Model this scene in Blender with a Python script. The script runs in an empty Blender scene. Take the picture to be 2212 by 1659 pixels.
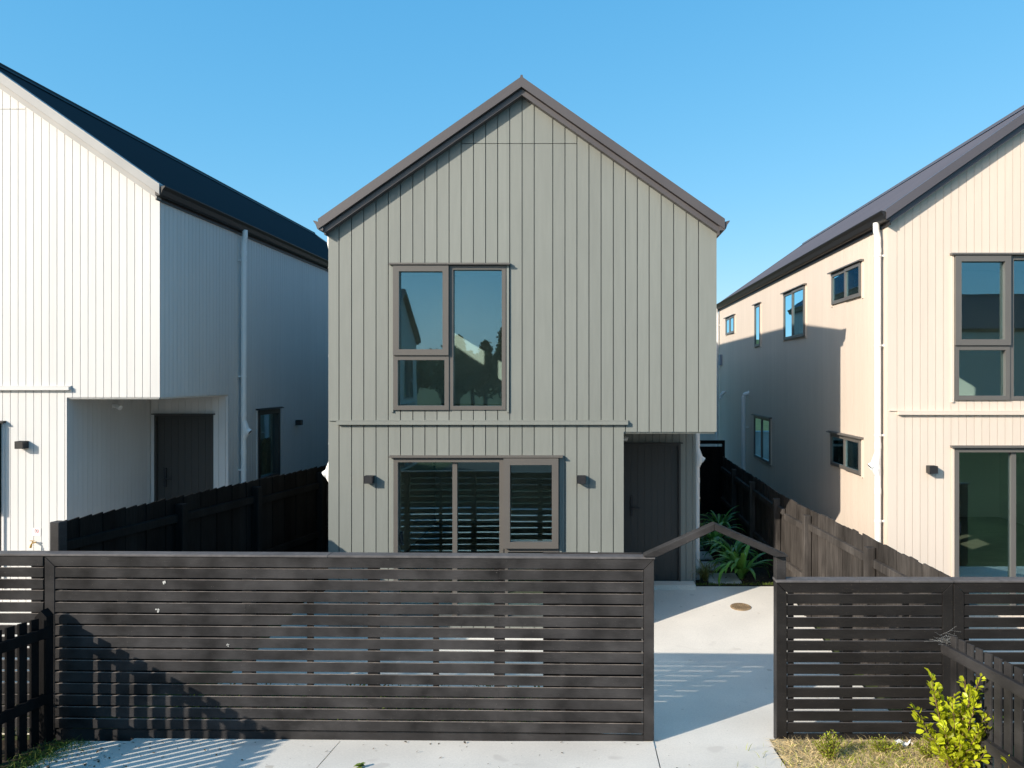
import bpy, bmesh, math, random
from mathutils import Vector, Matrix
R = math.radians
random.seed(7)
SC = bpy.context.scene
COL = SC.collection

# ------------------------------------------------------------------ camera
F_PX, CX, CY, PW = 1650.0, 1265.0, 818.0, 2212.0
CAMZ = 3.1
def at(px, py, Y):
    return ((px - CX) * Y / F_PX, Y, CAMZ - (py - CY) * Y / F_PX)
cam = bpy.data.objects.new('camera', bpy.data.cameras.new('camera')); COL.objects.link(cam)
cam.location = (0, 0, CAMZ); cam.rotation_euler = (R(90), 0, 0)
cam.data.sensor_width = 36; cam.data.lens = 36 * F_PX / PW
cam.data.shift_x = -(CX - PW / 2) / PW; cam.data.shift_y = (CY - 829.5) / PW
cam.data.clip_end = 4000; cam.data.clip_start = .05
SC.camera = cam

# ------------------------------------------------------------------ light
SUNV = Vector((1, .83, -.61)).normalized()          # direction the light travels
elev = math.asin(-SUNV.z); azim = math.atan2(-SUNV.x, -SUNV.y)
sl = bpy.data.lights.new('sun', 'SUN'); sl.energy = 4.6; sl.angle = R(.5); sl.color = (1, .915, .79)
so = bpy.data.objects.new('sun', sl); COL.objects.link(so)
so.rotation_euler = SUNV.to_track_quat('-Z', 'Y').to_euler(); so.location = (-20, -20, 20)
W = bpy.data.worlds.new('World'); SC.world = W; W.use_nodes = True
nt = W.node_tree; nt.nodes.clear()
out = nt.nodes.new('ShaderNodeOutputWorld'); bg = nt.nodes.new('ShaderNodeBackground')
sky = nt.nodes.new('ShaderNodeTexSky'); sky.sky_type = 'NISHITA'; sky.sun_disc = False
sky.sun_elevation = elev; sky.sun_rotation = azim % (2 * math.pi)
sky.air_density = 1.0; sky.dust_density = .25; sky.ozone_density = 2.0
hs = nt.nodes.new('ShaderNodeHueSaturation'); hs.inputs['Saturation'].default_value = 1.12
nt.links.new(sky.outputs[0], hs.inputs['Color'])
hs.inputs['Saturation'].default_value = 1.0
sep = nt.nodes.new('ShaderNodeSeparateColor'); com = nt.nodes.new('ShaderNodeCombineColor')
nt.links.new(hs.outputs[0], sep.inputs[0])
for ch, (k, p) in enumerate(((.48, .95), (.61, .50), (.76, .34))):      # clear, saturated winter-blue air
    m0 = nt.nodes.new('ShaderNodeMath'); m0.operation = 'MULTIPLY'; m0.inputs[1].default_value = .15
    m1 = nt.nodes.new('ShaderNodeMath'); m1.operation = 'POWER'; m1.inputs[1].default_value = p
    m2 = nt.nodes.new('ShaderNodeMath'); m2.operation = 'MULTIPLY'; m2.inputs[1].default_value = k / .15
    nt.links.new(sep.outputs[ch], m0.inputs[0]); nt.links.new(m0.outputs[0], m1.inputs[0]); nt.links.new(m1.outputs[0], m2.inputs[0]); nt.links.new(m2.outputs[0], com.inputs[ch])
# glow round the sun boosted above the sky model, to warm and brighten shade
tc = nt.nodes.new('ShaderNodeTexCoord'); dt = nt.nodes.new('ShaderNodeVectorMath'); dt.operation = 'DOT_PRODUCT'
dt.inputs[1].default_value = tuple(-SUNV); nt.links.new(tc.outputs['Generated'], dt.inputs[0])
sm = nt.nodes.new('ShaderNodeMapRange'); sm.interpolation_type = 'SMOOTHSTEP'; sm.inputs[1].default_value = .76; sm.inputs[2].default_value = .98
nt.links.new(dt.outputs['Value'], sm.inputs[0])
wm = nt.nodes.new('ShaderNodeMix'); wm.data_type = 'RGBA'; wm.blend_type = 'MULTIPLY'; wm.inputs[0].default_value = 1; wm.inputs[7].default_value = (2.3, 1.75, 1.3, 1)
nt.links.new(hs.outputs[0], wm.inputs[6])
mx_ = nt.nodes.new('ShaderNodeMix'); mx_.data_type = 'RGBA'
nt.links.new(sm.outputs[0], mx_.inputs[0]); nt.links.new(com.outputs[0], mx_.inputs[6]); nt.links.new(wm.outputs[2], mx_.inputs[7])
nt.links.new(mx_.outputs[2], bg.inputs[0])
nt.links.new(bg.outputs[0], out.inputs[0]); bg.inputs[1].default_value = .15
SC.view_settings.view_transform = 'Standard'; SC.view_settings.look = 'None'
SC.view_settings.exposure = .48; SC.view_settings.gamma = 1
SC.render.engine = 'CYCLES'
SC.cycles.max_bounces = 10; SC.cycles.transparent_max_bounces = 16
SC.cycles.use_denoising = True

# ------------------------------------------------------------------ materials
def M(name, col, rough=.55, var=.08, scale=2.5, stretch=(1, 1, 1), fine=0, fscale=40, fstretch=(1, 1, 1),
      bump=0, spec=.4, metal=0, island=0, trans=0, spots=None):
    m = bpy.data.materials.new(name); m.use_nodes = True
    t = m.node_tree; n = t.nodes; L = t.links
    b = n['Principled BSDF']
    b.inputs['Roughness'].default_value = rough; b.inputs['Metallic'].default_value = metal
    b.inputs['Specular IOR Level'].default_value = spec
    geo = n.new('ShaderNodeNewGeometry')
    def noise(sc, st, det=4):
        mp = n.new('ShaderNodeMapping'); mp.inputs['Scale'].default_value = st
        L.new(geo.outputs['Position'], mp.inputs[0])
        q = n.new('ShaderNodeTexNoise'); q.inputs['Scale'].default_value = sc; q.inputs['Detail'].default_value = det
        L.new(mp.outputs[0], q.inputs['Vector']); return q
    q = noise(scale, stretch)
    mr = n.new('ShaderNodeMapRange'); mr.inputs[1].default_value = .3; mr.inputs[2].default_value = .7
    mr.inputs[3].default_value = 1 - var; mr.inputs[4].default_value = 1 + var
    L.new(q.outputs['Fac'], mr.inputs[0])
    val = mr.outputs[0]
    fq = noise(fscale, fstretch, 3)
    if fine:
        f2 = n.new('ShaderNodeMapRange'); f2.inputs[1].default_value = .3; f2.inputs[2].default_value = .7
        f2.inputs[3].default_value = 1 - fine; f2.inputs[4].default_value = 1 + fine
        L.new(fq.outputs['Fac'], f2.inputs[0])
        mu = n.new('ShaderNodeMath'); mu.operation = 'MULTIPLY'; L.new(val, mu.inputs[0]); L.new(f2.outputs[0], mu.inputs[1]); val = mu.outputs[0]
    if island:
        f3 = n.new('ShaderNodeMapRange'); f3.inputs[3].default_value = 1 - island; f3.inputs[4].default_value = 1 + island
        L.new(geo.outputs['Random Per Island'], f3.inputs[0])
        mu = n.new('ShaderNodeMath'); mu.operation = 'MULTIPLY'; L.new(val, mu.inputs[0]); L.new(f3.outputs[0], mu.inputs[1]); val = mu.outputs[0]
    vm = n.new('ShaderNodeVectorMath'); vm.operation = 'SCALE'; vm.inputs[0].default_value = col[:3]
    L.new(val, vm.inputs['Scale'])
    colout = vm.outputs[0]
    if spots:                                   # (scale, threshold, colour): small marks with a shape of their own
        for ssc, thr, scol in spots:
            sq = noise(ssc, (1, 1, 1), 2)
            th = n.new('ShaderNodeMapRange'); th.inputs[1].default_value = thr; th.inputs[2].default_value = thr + .035
            L.new(sq.outputs['Fac'], th.inputs[0])
            mx = n.new('ShaderNodeMix'); mx.data_type = 'RGBA'
            L.new(th.outputs[0], mx.inputs[0]); L.new(colout, mx.inputs[6]); mx.inputs[7].default_value = (*scol, 1)
            colout = mx.outputs[2]
    L.new(colout, b.inputs['Base Color'])
    if bump:
        bp = n.new('ShaderNodeBump'); bp.inputs['Strength'].default_value = bump; bp.inputs['Distance'].default_value = .01
        L.new(fq.outputs['Fac'], bp.inputs['Height']); L.new(bp.outputs[0], b.inputs['Normal'])
    if trans:
        tr = n.new('ShaderNodeBsdfTranslucent'); L.new(colout, tr.inputs[0])
        ms = n.new('ShaderNodeMixShader'); ms.inputs[0].default_value = trans
        L.new(b.outputs[0], ms.inputs[1]); L.new(tr.outputs[0], ms.inputs[2])
        L.new(ms.outputs[0], n['Material Output'].inputs[0])
    return m

def glass_mat(name, gain, tint):
    m = bpy.data.materials.new(name); m.use_nodes = True
    t = m.node_tree; n = t.nodes; L = t.links; n.remove(n['Principled BSDF'])
    fr = n.new('ShaderNodeLayerWeight'); fr.inputs[0].default_value = .5
    pw = n.new('ShaderNodeMath'); pw.operation = 'POWER'; pw.inputs[1].default_value = 5; L.new(fr.outputs['Facing'], pw.inputs[0])
    sc_ = n.new('ShaderNodeMath'); sc_.operation = 'MULTIPLY_ADD'; sc_.inputs[1].default_value = .96; sc_.inputs[2].default_value = .04; L.new(pw.outputs[0], sc_.inputs[0])
    mu = n.new('ShaderNodeMath'); mu.operation = 'MULTIPLY'; mu.inputs[1].default_value = gain; mu.use_clamp = True
    L.new(sc_.outputs[0], mu.inputs[0])
    tr = n.new('ShaderNodeBsdfTransparent'); tr.inputs[0].default_value = (*tint, 1)
    gl = n.new('ShaderNodeBsdfGlossy'); gl.inputs['Roughness'].default_value = 0.0; gl.inputs[0].default_value = (.56, .88, 1, 1)
    geo = n.new('ShaderNodeNewGeometry'); q = n.new('ShaderNodeTexNoise'); q.inputs['Scale'].default_value = 3.0; q.inputs['Detail'].default_value = 0
    L.new(geo.outputs['Position'], q.inputs['Vector'])
    bp = n.new('ShaderNodeBump'); bp.inputs['Strength'].default_value = .05; bp.inputs['Distance'].default_value = .006
    L.new(q.outputs['Fac'], bp.inputs['Height']); L.new(bp.outputs[0], gl.inputs['Normal'])
    ms = n.new('ShaderNodeMixShader'); L.new(mu.outputs[0], ms.inputs[0]); L.new(tr.outputs[0], ms.inputs[1]); L.new(gl.outputs[0], ms.inputs[2])
    L.new(ms.outputs[0], n['Material Output'].inputs[0]); return m
def emit_mat(name, col, s):
    m = bpy.data.materials.new(name); m.use_nodes = True
    b = m.node_tree.nodes['Principled BSDF']; b.inputs['Emission Color'].default_value = (*col, 1); b.inputs['Emission Strength'].default_value = s
    return m

GLASS = glass_mat('window_glass', 3.9, (.86, .93, .91))
CLAD_GREEN = M('sage_paint', (.205, .214, .194), .5, .055, .9, (1, 1, .35), .035, 25, (1, 1, .1), .05, island=.035)
CLAD_BEIGE = M('cream_paint', (.665, .565, .475), .55, .03, 1, (1, 1, .4), .02, 20, (1, 1, .1), island=.02)
CLAD_WHITE = M('white_paint', (.575, .565, .55), .55, .03, 1.2, (1, 1, .4), .02, 20, (1, 1, .1), island=.02)
ROOF_BROWN = M('bronze_steel', (.084, .074, .075), .42, .08, 1.5, spec=.5)
ROOF_GREY = M('charcoal_roof_steel', (.085, .078, .088), .45, .06, 1.5, spec=.5)
ROOF_BLACK = M('black_roof_steel', (.007, .008, .010), .55, .08, 1.5, spec=.2)
BARGE_SILVER = M('pale_flashing_steel', (.36, .352, .34), .6, .07, 2.2, spec=.3)
GUTTER_BLACK = M('black_gutter_steel', (.02, .018, .018), .45, .05)
FRAME_TAUPE = M('taupe_aluminium', (.112, .102, .092), .38, .04, 3, spec=.5)
FRAME_DARK = M('black_aluminium', (.022, .022, .024), .4, .04, 3, spec=.5)
FRAME_GREY = M('grey_aluminium', (.12, .112, .104), .38, .04, 3, spec=.5)
PLASTER = M('interior_plaster', (.80, .80, .76), .8, .02)
FLOOR_VINYL = M('vinyl_floor', (.30, .27, .20), .5, .15, 3, (1, 8, 1))
DOOR_DARK = M('charcoal_door_paint', (.045, .043, .040), .5, .05)
LAMP_BLACK = M('black_lamp_metal', (.022, .022, .024), .45, .05)
PVC = M('white_pvc', (.78, .78, .77), .35, .02)
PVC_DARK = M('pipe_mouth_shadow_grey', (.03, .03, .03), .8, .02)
STAIN_BLACK = M('fresh_black_stained_timber', (.019, .0175, .017), .5, .25, 2.6, (1, 1, 2), .14, 14, (1, 1, 30), .25, spec=.08,
          spots=[(150, .72, (.16, .13, .09))])
STAIN = M('black_stained_timber', (.0345, .0325, .0325), .52, .55, 2.1, (1.5, 1, 1.6), .14, 14, (1, 1, 30), .25, spec=.08,
          spots=[(170, .735, (.22, .2, .18))])
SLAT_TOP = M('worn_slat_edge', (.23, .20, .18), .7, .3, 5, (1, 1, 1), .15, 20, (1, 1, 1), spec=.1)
STAIN_EDGE = M('weathered_timber_top', (.095, .088, .088), .6, .2, 4, (1, 1, 1), .15, 20, (1, 1, 1), spec=.3)
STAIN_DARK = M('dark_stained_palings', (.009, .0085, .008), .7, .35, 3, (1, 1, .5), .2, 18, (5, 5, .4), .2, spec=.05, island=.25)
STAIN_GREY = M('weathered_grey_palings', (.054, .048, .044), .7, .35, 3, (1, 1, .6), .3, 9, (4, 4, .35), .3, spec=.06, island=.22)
CONCRETE = M('pale_concrete', (.755, .705, .63), .8, .07, 1.3, (1, 1, 1), .06, 70, (1, 1, 1), .08, spec=.25,
             spots=[(60, .735, (.33, .30, .27)), (7, .72, (.60, .545, .47)), (2.2, .66, (.66, .61, .545))])
CONCRETE_OLD = M('path_paver_concrete', (.48, .48, .45), .85, .15, 3, (1, 1, 1), .12, 60, spec=.2)
SOIL = M('garden_soil', (.055, .042, .03), .95, .35, 6, (1, 1, 1), .4, 50, (1, 1, 1), .8, spec=.1)
MULCH = M('straw_mulch', (.46, .36, .21), .95, .35, 7, (1, 1, 1), .5, 70, (1, 1, 1), .9, spec=.1)
GROUND_M = M('grassy_ground', (.07, .085, .035), .95, .3, 1.2, (1, 1, 1), .3, 20, spec=.1)
ASPHALT = M('asphalt', (.05, .05, .052), .9, .2, 3, (1, 1, 1), .3, 80, spec=.2)
LEAF_BRIGHT = M('griselinia_leaf', (.46, .50, .022), .4, .12, 5, island=.45, spec=.4, trans=.38)
LEAF_HEDGE = M('box_hedge_leaf', (.30, .33, .03), .45, .1, 5, island=.4, spec=.4, trans=.3)
LEAF_STRAP = M('strap_leaf', (.14, .33, .06), .35, .2, 6, island=.35, spec=.5, trans=.25)
LEAF_GRASS = M('tuft_grass', (.17, .19, .06), .6, .2, 6, island=.4, spec=.2, trans=.3)
LEAF_LITTER = M('brown_leaf_litter', (.12, .085, .045), .9, .2, 6, island=.6, spec=.1)
LEAF_GREEN = M('ground_cover_leaf', (.12, .17, .03), .5, .2, 6, island=.4, spec=.3, trans=.25)
STRAW = M('dry_grass_blade', (.66, .52, .28), .8, .15, 6, island=.45, spec=.1, trans=.25)
TWIG = M('brown_stem', (.16, .10, .05), .8, .2, 8, spec=.15)
TREE_LEAF = M('tree_leaf', (.055, .075, .03), .6, .2, 2, island=.45, spec=.2, trans=.2)
BARK = M('tree_bark', (.09, .07, .05), .9, .3, 4, (1, 1, .3), .3, 20, bump=.5, spec=.1)
BRASS = M('brass', (.55, .36, .12), .35, .1, metal=.9)
RUST = M('rusty_iron', (.30, .21, .12), .75, .3, 14, spec=.3)
DARK_PIT = M('drain_pit_dark', (.02, .018, .015), .9, .1)
SIGN_WHITE = M('sign_white_plastic', (.82, .81, .80), .4, .01)
SIGN_RED = M('sign_red', (.55, .05, .06), .5, .02)
WEB = M('cobweb_silk', (.6, .6, .58), .7, .05, trans=.3)
GLOW = emit_mat('downlight_glow', (1, .78, .5), 6)
METER = M('meter_box_blue_grey', (.22, .27, .34), .45, .03)
PALE_WALL = M('pale_block_wall', (.5, .49, .46), .85, .1, 3, bump=.2)

# ------------------------------------------------------------------ mesh builder
class MB:
    def __init__(s): s.v = []; s.f = []; s.m = []
    def add(s, vs, fs, mi=0):
        o = len(s.v); s.v += [tuple(p) for p in vs]
        for f in fs: s.f.append(tuple(i + o for i in f)); s.m.append(mi)
    def hexa(s, p, mi=0):        # p: 4 bottom, 4 top
        s.add(p, [(0, 3, 2, 1), (4, 5, 6, 7), (0, 1, 5, 4), (1, 2, 6, 5), (2, 3, 7, 6), (3, 0, 4, 7)], mi)
    def box(s, x0, x1, y0, y1, z0, z1, mi=0):
        s.hexa([(x0, y0, z0), (x1, y0, z0), (x1, y1, z0), (x0, y1, z0), (x0, y0, z1), (x1, y0, z1), (x1, y1, z1), (x0, y1, z1)], mi)
    def fbox(s, F, u0, u1, z0, z1, d0, d1, mi=0):
        s.hexa([F(u0, z0, d0), F(u1, z0, d0), F(u1, z0, d1), F(u0, z0, d1), F(u0, z1, d0), F(u1, z1, d0), F(u1, z1, d1), F(u0, z1, d1)], mi)
    def prism(s, A, B, mi=0):    # two matching rings
        n = len(A); s.add(list(A) + list(B), [tuple(range(n))[::-1], tuple(range(n, 2 * n))] + [(i, (i + 1) % n, n + (i + 1) % n, n + i) for i in range(n)], mi)
    def tube(s, pts, r, n=10, mi=0, caps=True):
        pts = [Vector(p) for p in pts]; rs = r if isinstance(r, (list, tuple)) else [r] * len(pts)
        rings = []
        for i, p in enumerate(pts):
            d = (pts[min(i + 1, len(pts) - 1)] - pts[max(i - 1, 0)]).normalized()
            a = d.cross(Vector((0, 0, 1))) if abs(d.z) < .9 else d.cross(Vector((0, 1, 0)))
            a.normalize(); b = d.cross(a).normalized()
            rings.append([p + (a * math.cos(2 * math.pi * k / n) + b * math.sin(2 * math.pi * k / n)) * rs[i] for k in range(n)])
        vs = [q for g in rings for q in g]; fs = []
        for i in range(len(pts) - 1):
            for k in range(n): fs.append((i * n + k, i * n + (k + 1) % n, (i + 1) * n + (k + 1) % n, (i + 1) * n + k))
        if caps: fs += [tuple(range(n))[::-1], tuple(range((len(pts) - 1) * n, len(pts) * n))]
        s.add(vs, fs, mi)
    def build(s, name, mats, parent=None, loc=(0, 0, 0), smooth=False, recalc=True, bevel=0):
        me = bpy.data.meshes.new(name); me.from_pydata(s.v, [], s.f); me.update()
        for m in (mats if isinstance(mats, (list, tuple)) else [mats]): me.materials.append(m)
        me.polygons.foreach_set('material_index', s.m)
        if recalc:
            bm = bmesh.new(); bm.from_mesh(me); bmesh.ops.recalc_face_normals(bm, faces=bm.faces); bm.to_mesh(me); bm.free()
        if smooth: me.polygons.foreach_set('use_smooth', [True] * len(me.polygons))
        o = bpy.data.objects.new(name, me); COL.objects.link(o); o.location = loc
        if parent: o.parent = parent
        if bevel:
            bv = o.modifiers.new('edge', 'BEVEL'); bv.width = bevel; bv.segments = 1; bv.limit_method = 'ANGLE'
        return o

def thing(name, label, cat, loc=(0, 0, 0), rz=0, group=None):
    o = bpy.data.objects.new(name, None); COL.objects.link(o); o.location = loc; o.rotation_euler = (0, 0, rz)
    o.empty_display_size = .2
    o['label'] = label; o['category'] = cat
    if group: o['group'] = group
    return o
def tag(o, label=None, cat=None, group=None, kind=None):
    for k, v in (('label', label), ('category', cat), ('group', group), ('kind', kind)):
        if v: o[k] = v
    return o
def copy_tree(o, parent=None):
    c = o.copy(); COL.objects.link(c)
    if parent: c.parent = parent
    for ch in list(o.children): copy_tree(ch, c)
    return c
def place_copy(src, loc, rz=0, scale=1, label=None):
    c = copy_tree(src); c.location = loc; c.rotation_euler = (0, 0, rz); c.scale = (scale,) * 3
    if label: c['label'] = label
    return c
def frame(ox, oy, U, N):
    return lambda u, z, d: (ox + U[0] * u + N[0] * d, oy + U[1] * u + N[1] * d, z)

# ------------------------------------------------------------------ terrain profile
GP = [(-80, .25), (3.5, .25), (5.2, .10), (6.5, -.04), (7.3, -.13), (8.0, -.19), (9.0, -.20), (10.2, -.09), (11.4, -.01), (14, 0), (900, 0)]
def gz0(y):
    for (a, za), (b, zb) in zip(GP, GP[1:]):
        if a <= y <= b: return za + (zb - za) * (y - a) / (b - a)
    return GP[0][1] if y < GP[0][0] else GP[-1][1]
def gz(y): return sum(gz0(y + d) for d in (-.4, -.2, 0, .2, .4)) / 5
def frange(a, b, s):
    n = max(1, int(round((b - a) / s))); return [a + (b - a) * i / n for i in range(n + 1)]
def sheet(name, x0, x1, y0, y1, dz, mat, step=.2, thick=0, kind='structure'):
    mb = MB(); ys = frange(y0, y1, step)
    top = [[(x, y, gz(y) + dz) for x in (x0, x1)] for y in ys]
    for a, b in zip(top, top[1:]): mb.add([a[0], a[1], b[1], b[0]], [(0, 1, 2, 3)])
    if thick:
        def skirt(pts):
            for p, q in zip(pts, pts[1:]): mb.add([p, q, (q[0], q[1], q[2] - thick), (p[0], p[1], p[2] - thick)], [(0, 1, 2, 3)])
        skirt([r[0] for r in top]); skirt([r[1] for r in top]); skirt(top[0]); skirt(top[-1])
    return tag(mb.build(name, mat, recalc=False), kind=kind)

# ground, one sheet to the horizon
mb = MB()
xs = [-900, -200, -60, -20, -10, -6, 0, 6, 10, 20, 60, 200, 900]
ys = [-900, -200, -60, -30, -10, 0, 2, 3.5, 4] + frange(4.4, 12.4, .2) + [14, 20, 40, 100, 300, 900]
for a, b in zip(ys, ys[1:]):
    for p, q in zip(xs, xs[1:]):
        mb.add([(p, a, gz(a) - .03), (q, a, gz(a) - .03), (q, b, gz(b) - .03), (p, b, gz(b) - .03)], [(0, 1, 2, 3)])
tag(mb.build('ground', GROUND_M, recalc=False), kind='structure')
sheet('courtyard_paving', -3.95, 2.95, 6.462, 11.42, .012, CONCRETE, thick=.09)
sheet('driveway', -4.42, -2.125, 2.2, 6.60, .020, CONCRETE, thick=.1)
sheet('driveway', -2.115, .584, 2.2, 6.60, .020, CONCRETE, thick=.1)
sheet('entrance_path', .594, 1.585, 2.2, 6.452, .016, CONCRETE, thick=.1)
sheet('road', -4.5, 9, -30, -1, -.015, ASPHALT, step=4)
sheet('patio_paving', -10.6, -4.85, 6.9, 11.6, .37, CONCRETE, thick=.9)
sheet('patio_paving', 3.32, 9.2, 6.75, 9.66, .06, CONCRETE, thick=.3)
sheet('side_path', -5.3, -4.86, 11.62, 21.8, .30, CONCRETE_OLD, step=.5, thick=.6)
sheet('side_path', 3.32, 3.81, 9.68, 21.8, .04, CONCRETE_OLD, step=.5, thick=.3)
sheet('garden_soil', 1.62, 3.02, 11.44, 21.5, .0, SOIL, step=.5)
sheet('garden_bed', 1.59, 3.4, 2.2, 6.62, .03, MULCH, step=.3)
sheet('garden_strip', -5.2, -4.43, 2.2, 6.60, .03, SOIL, step=.3)
sheet('lawn_strip', -4.1, .15, 6.78, 7.92, .03, SOIL, step=.2)

# ------------------------------------------------------------------ the house plan, three times
WID, LEN, YF = 4.905, 12.3, 9.65
UB, REC, ZOH = 3.731, 1.85, 2.4275         # lower block edge, porch depth, overhang underside
PITCH, ZTOP = .70, 6.86
def roofz(u): return ZTOP - PITCH * abs(u - WID / 2)

def wall(F, u0, u1, bu0, bu1, zlo, zhi, brk, grooves, holes, zsplit, gap, dep, mats, parent, thick=.12, lin_holes=()):
    """boards in front of a lining, both with the openings cut out"""
    mb = MB()
    def cells(a, b):
        c = sorted({a, b, *[x for x in brk if a < x < b], *[h[k] for h in holes for k in (0, 1) if a < h[k] < b]})
        return list(zip(c, c[1:]))
    def spans(a, b, splits):
        mid = (a + b) / 2; lo = zlo(mid); ta, tb = zhi(a), zhi(b)
        cuts = [(h[2], h[3]) for h in holes if h[0] <= a + 1e-6 and h[1] >= b - 1e-6]
        cuts += [(z - g / 2, z + g / 2) for z, g in splits if z + .03 < min(ta, tb) and z > lo]
        cuts.sort(); z = lo; res = []
        for c0, c1 in cuts:
            if c0 > z + 1e-4: res.append((z, c0, c0))
            z = max(z, c1)
        res.append((z, ta, tb)); return res
    g = [bu0] + [x for x in sorted(grooves) if bu0 + .02 < x < bu1 - .02] + [bu1]
    for i, (a, b) in enumerate(zip(g, g[1:])):
        a2 = a + (gap / 2 if i else 0); b2 = b - (gap / 2 if i < len(g) - 2 else 0)
        for p, q in cells(a2, b2):
            for z0, za, zb in spans(p, q, zsplit):
                mb.hexa([F(p, z0, 0), F(q, z0, 0), F(q, z0, -dep), F(p, z0, -dep), F(p, za, 0), F(q, zb, 0), F(q, zb, -dep), F(p, za, -dep)], 0)
    for p, q in cells(u0, u1):
        for z0, za, zb in spans(p, q, []):
            if any(h0 - 1e-6 <= p and q <= h1 + 1e-6 and z0 < hz for h0, h1, hz in lin_holes):
                z0 = max(z0, lin_holes[0][2])
                if min(za, zb) <= z0: continue
            d0, d1 = -dep - .001, -thick
            A = [F(p, z0, d0), F(q, z0, d0), F(q, z0, d1), F(p, z0, d1), F(p, za, d0), F(q, zb, d0), F(q, zb, d1), F(p, za, d1)]
            mb.add(A, [(0, 1, 5, 4)], 0); mb.add(A, [(2, 3, 7, 6), (0, 3, 2, 1), (4, 5, 6, 7), (1, 2, 6, 5), (3, 0, 4, 7)], 1)
    return mb.build('wall', mats, parent)

def bars(mb, F, u0, u1, z0, z1, w, d0, d1, mi=0):
    mb.fbox(F, u0, u0 + w, z0, z1, d0, d1, mi); mb.fbox(F, u1 - w, u1, z0, z1, d0, d1, mi)
    mb.fbox(F, u0 + w, u1 - w, z0, z0 + w, d0, d1, mi); mb.fbox(F, u0 + w, u1 - w, z1 - w, z1, d0, d1, mi)
def pane(F, u0, u1, z0, z1, d, parent):
    mb = MB(); mb.fbox(F, u0, u1, z0, z1, d - .006, d); return mb.build('pane', GLASS, parent)
def window(root, F, u0, u1, z0, z1, units, fm, cm, name='window', proud=.03, trims=True):
    mb = MB(); panes = []
    for (a, b, c, d, w, pr, gd) in units:
        bars(mb, F, a, b, c, d, w, -.08, proud + pr); panes.append((a + w - .004, b - w + .004, c + w - .004, d - w + .004, gd))
    if trims:
        mb.fbox(F, u0 - .032, u0 - .004, z0 - .03, z1 + .004, -.012, .022, 1)
        mb.fbox(F, u1 + .012, u1 + .04, z0 - .03, z1 + .004, -.012, .022, 1)
    o = mb.build(name, [fm, cm], root)
    for a, b, c, d, gd in panes: pane(F, a, b, c, d, gd, o)
    hb = MB(); hb.fbox(F, u0 - .05, u1 + .055, z1 + .008, z1 + .024, -.012, .075); hb.fbox(F, u0 - .05, u1 + .055, z1 + .024, z1 + .034, -.012, .05)
    hb.build('flashing', fm, o)
    return o
def wall_lamp(root, F, u, z):
    mb = MB(); w, h, d = .054, .047, .105
    mb.fbox(F, u - w, u - w + .008, z - h, z + h, .004, d); mb.fbox(F, u + w - .008, u + w, z - h, z + h, .004, d)
    mb.fbox(F, u - w + .008, u + w - .008, z - h, z + h, d - .008, d - .001); mb.fbox(F, u - w + .008, u + w - .008, z - h, z + h, .002, .012)
    mb.fbox(F, u - w + .008, u + w - .008, z - .008, z + .008, .012, d - .008)
    o = mb.build('wall_lamp', LAMP_BLACK, root, bevel=.002)
    for zz in (z + h - .010, z - h + .010):
        lb = MB(); lb.fbox(F, u - w + .012, u + w - .012, zz - .002, zz + .002, .014, d - .01); lb.build('lens', LAMP_BLACK, o)
def downpipe(root, F, u, ztop, zbot, zdiv, brackets, out=.075, side=1):
    mb = MB(); r = .04
    mb.tube([F(u, ztop, out + .02), F(u, ztop - .10, out + .02), F(u, ztop - .20, out), F(u, zbot, out)], r, 12)
    for z in (zdiv + .28, zdiv - .3, ztop - .32): mb.tube([F(u, z, out), F(u, z - .07, out)], r + .004, 12)
    o = mb.build('downpipe', PVC, root, smooth=False)
    for z in brackets:
        b = MB(); b.fbox(F, u - .012, u + .012, z - .012, z + .012, -.002, out - .03)
        b.tube([F(u, z + .012, out), F(u, z - .012, out)], r + .006, 12); b.fbox(F, u + side * .05 - .022, u + side * .05 + .022, z - .009, z + .009, out - .05, out)
        b.build('bracket', PVC, o)
    d = MB(); d.tube([F(u, zdiv + .15, out), F(u, zdiv + .03, out + .028), F(u, zdiv - .05, out + .02), F(u, zdiv - .13, out)], [.042, .058, .060, .042], 12)
    d.tube([F(u, zdiv + .02, out + .03), F(u + side * 0, zdiv - .03, out + .10)], [.045, .048], 12, caps=False)
    dv = d.build('rain_diverter', PVC, o)
    k = MB(); k.tube([F(u, zdiv - .022, out + .085), F(u, zdiv - .03, out + .094)], .040, 12); k.build('mouth', PVC_DARK, dv)

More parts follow.
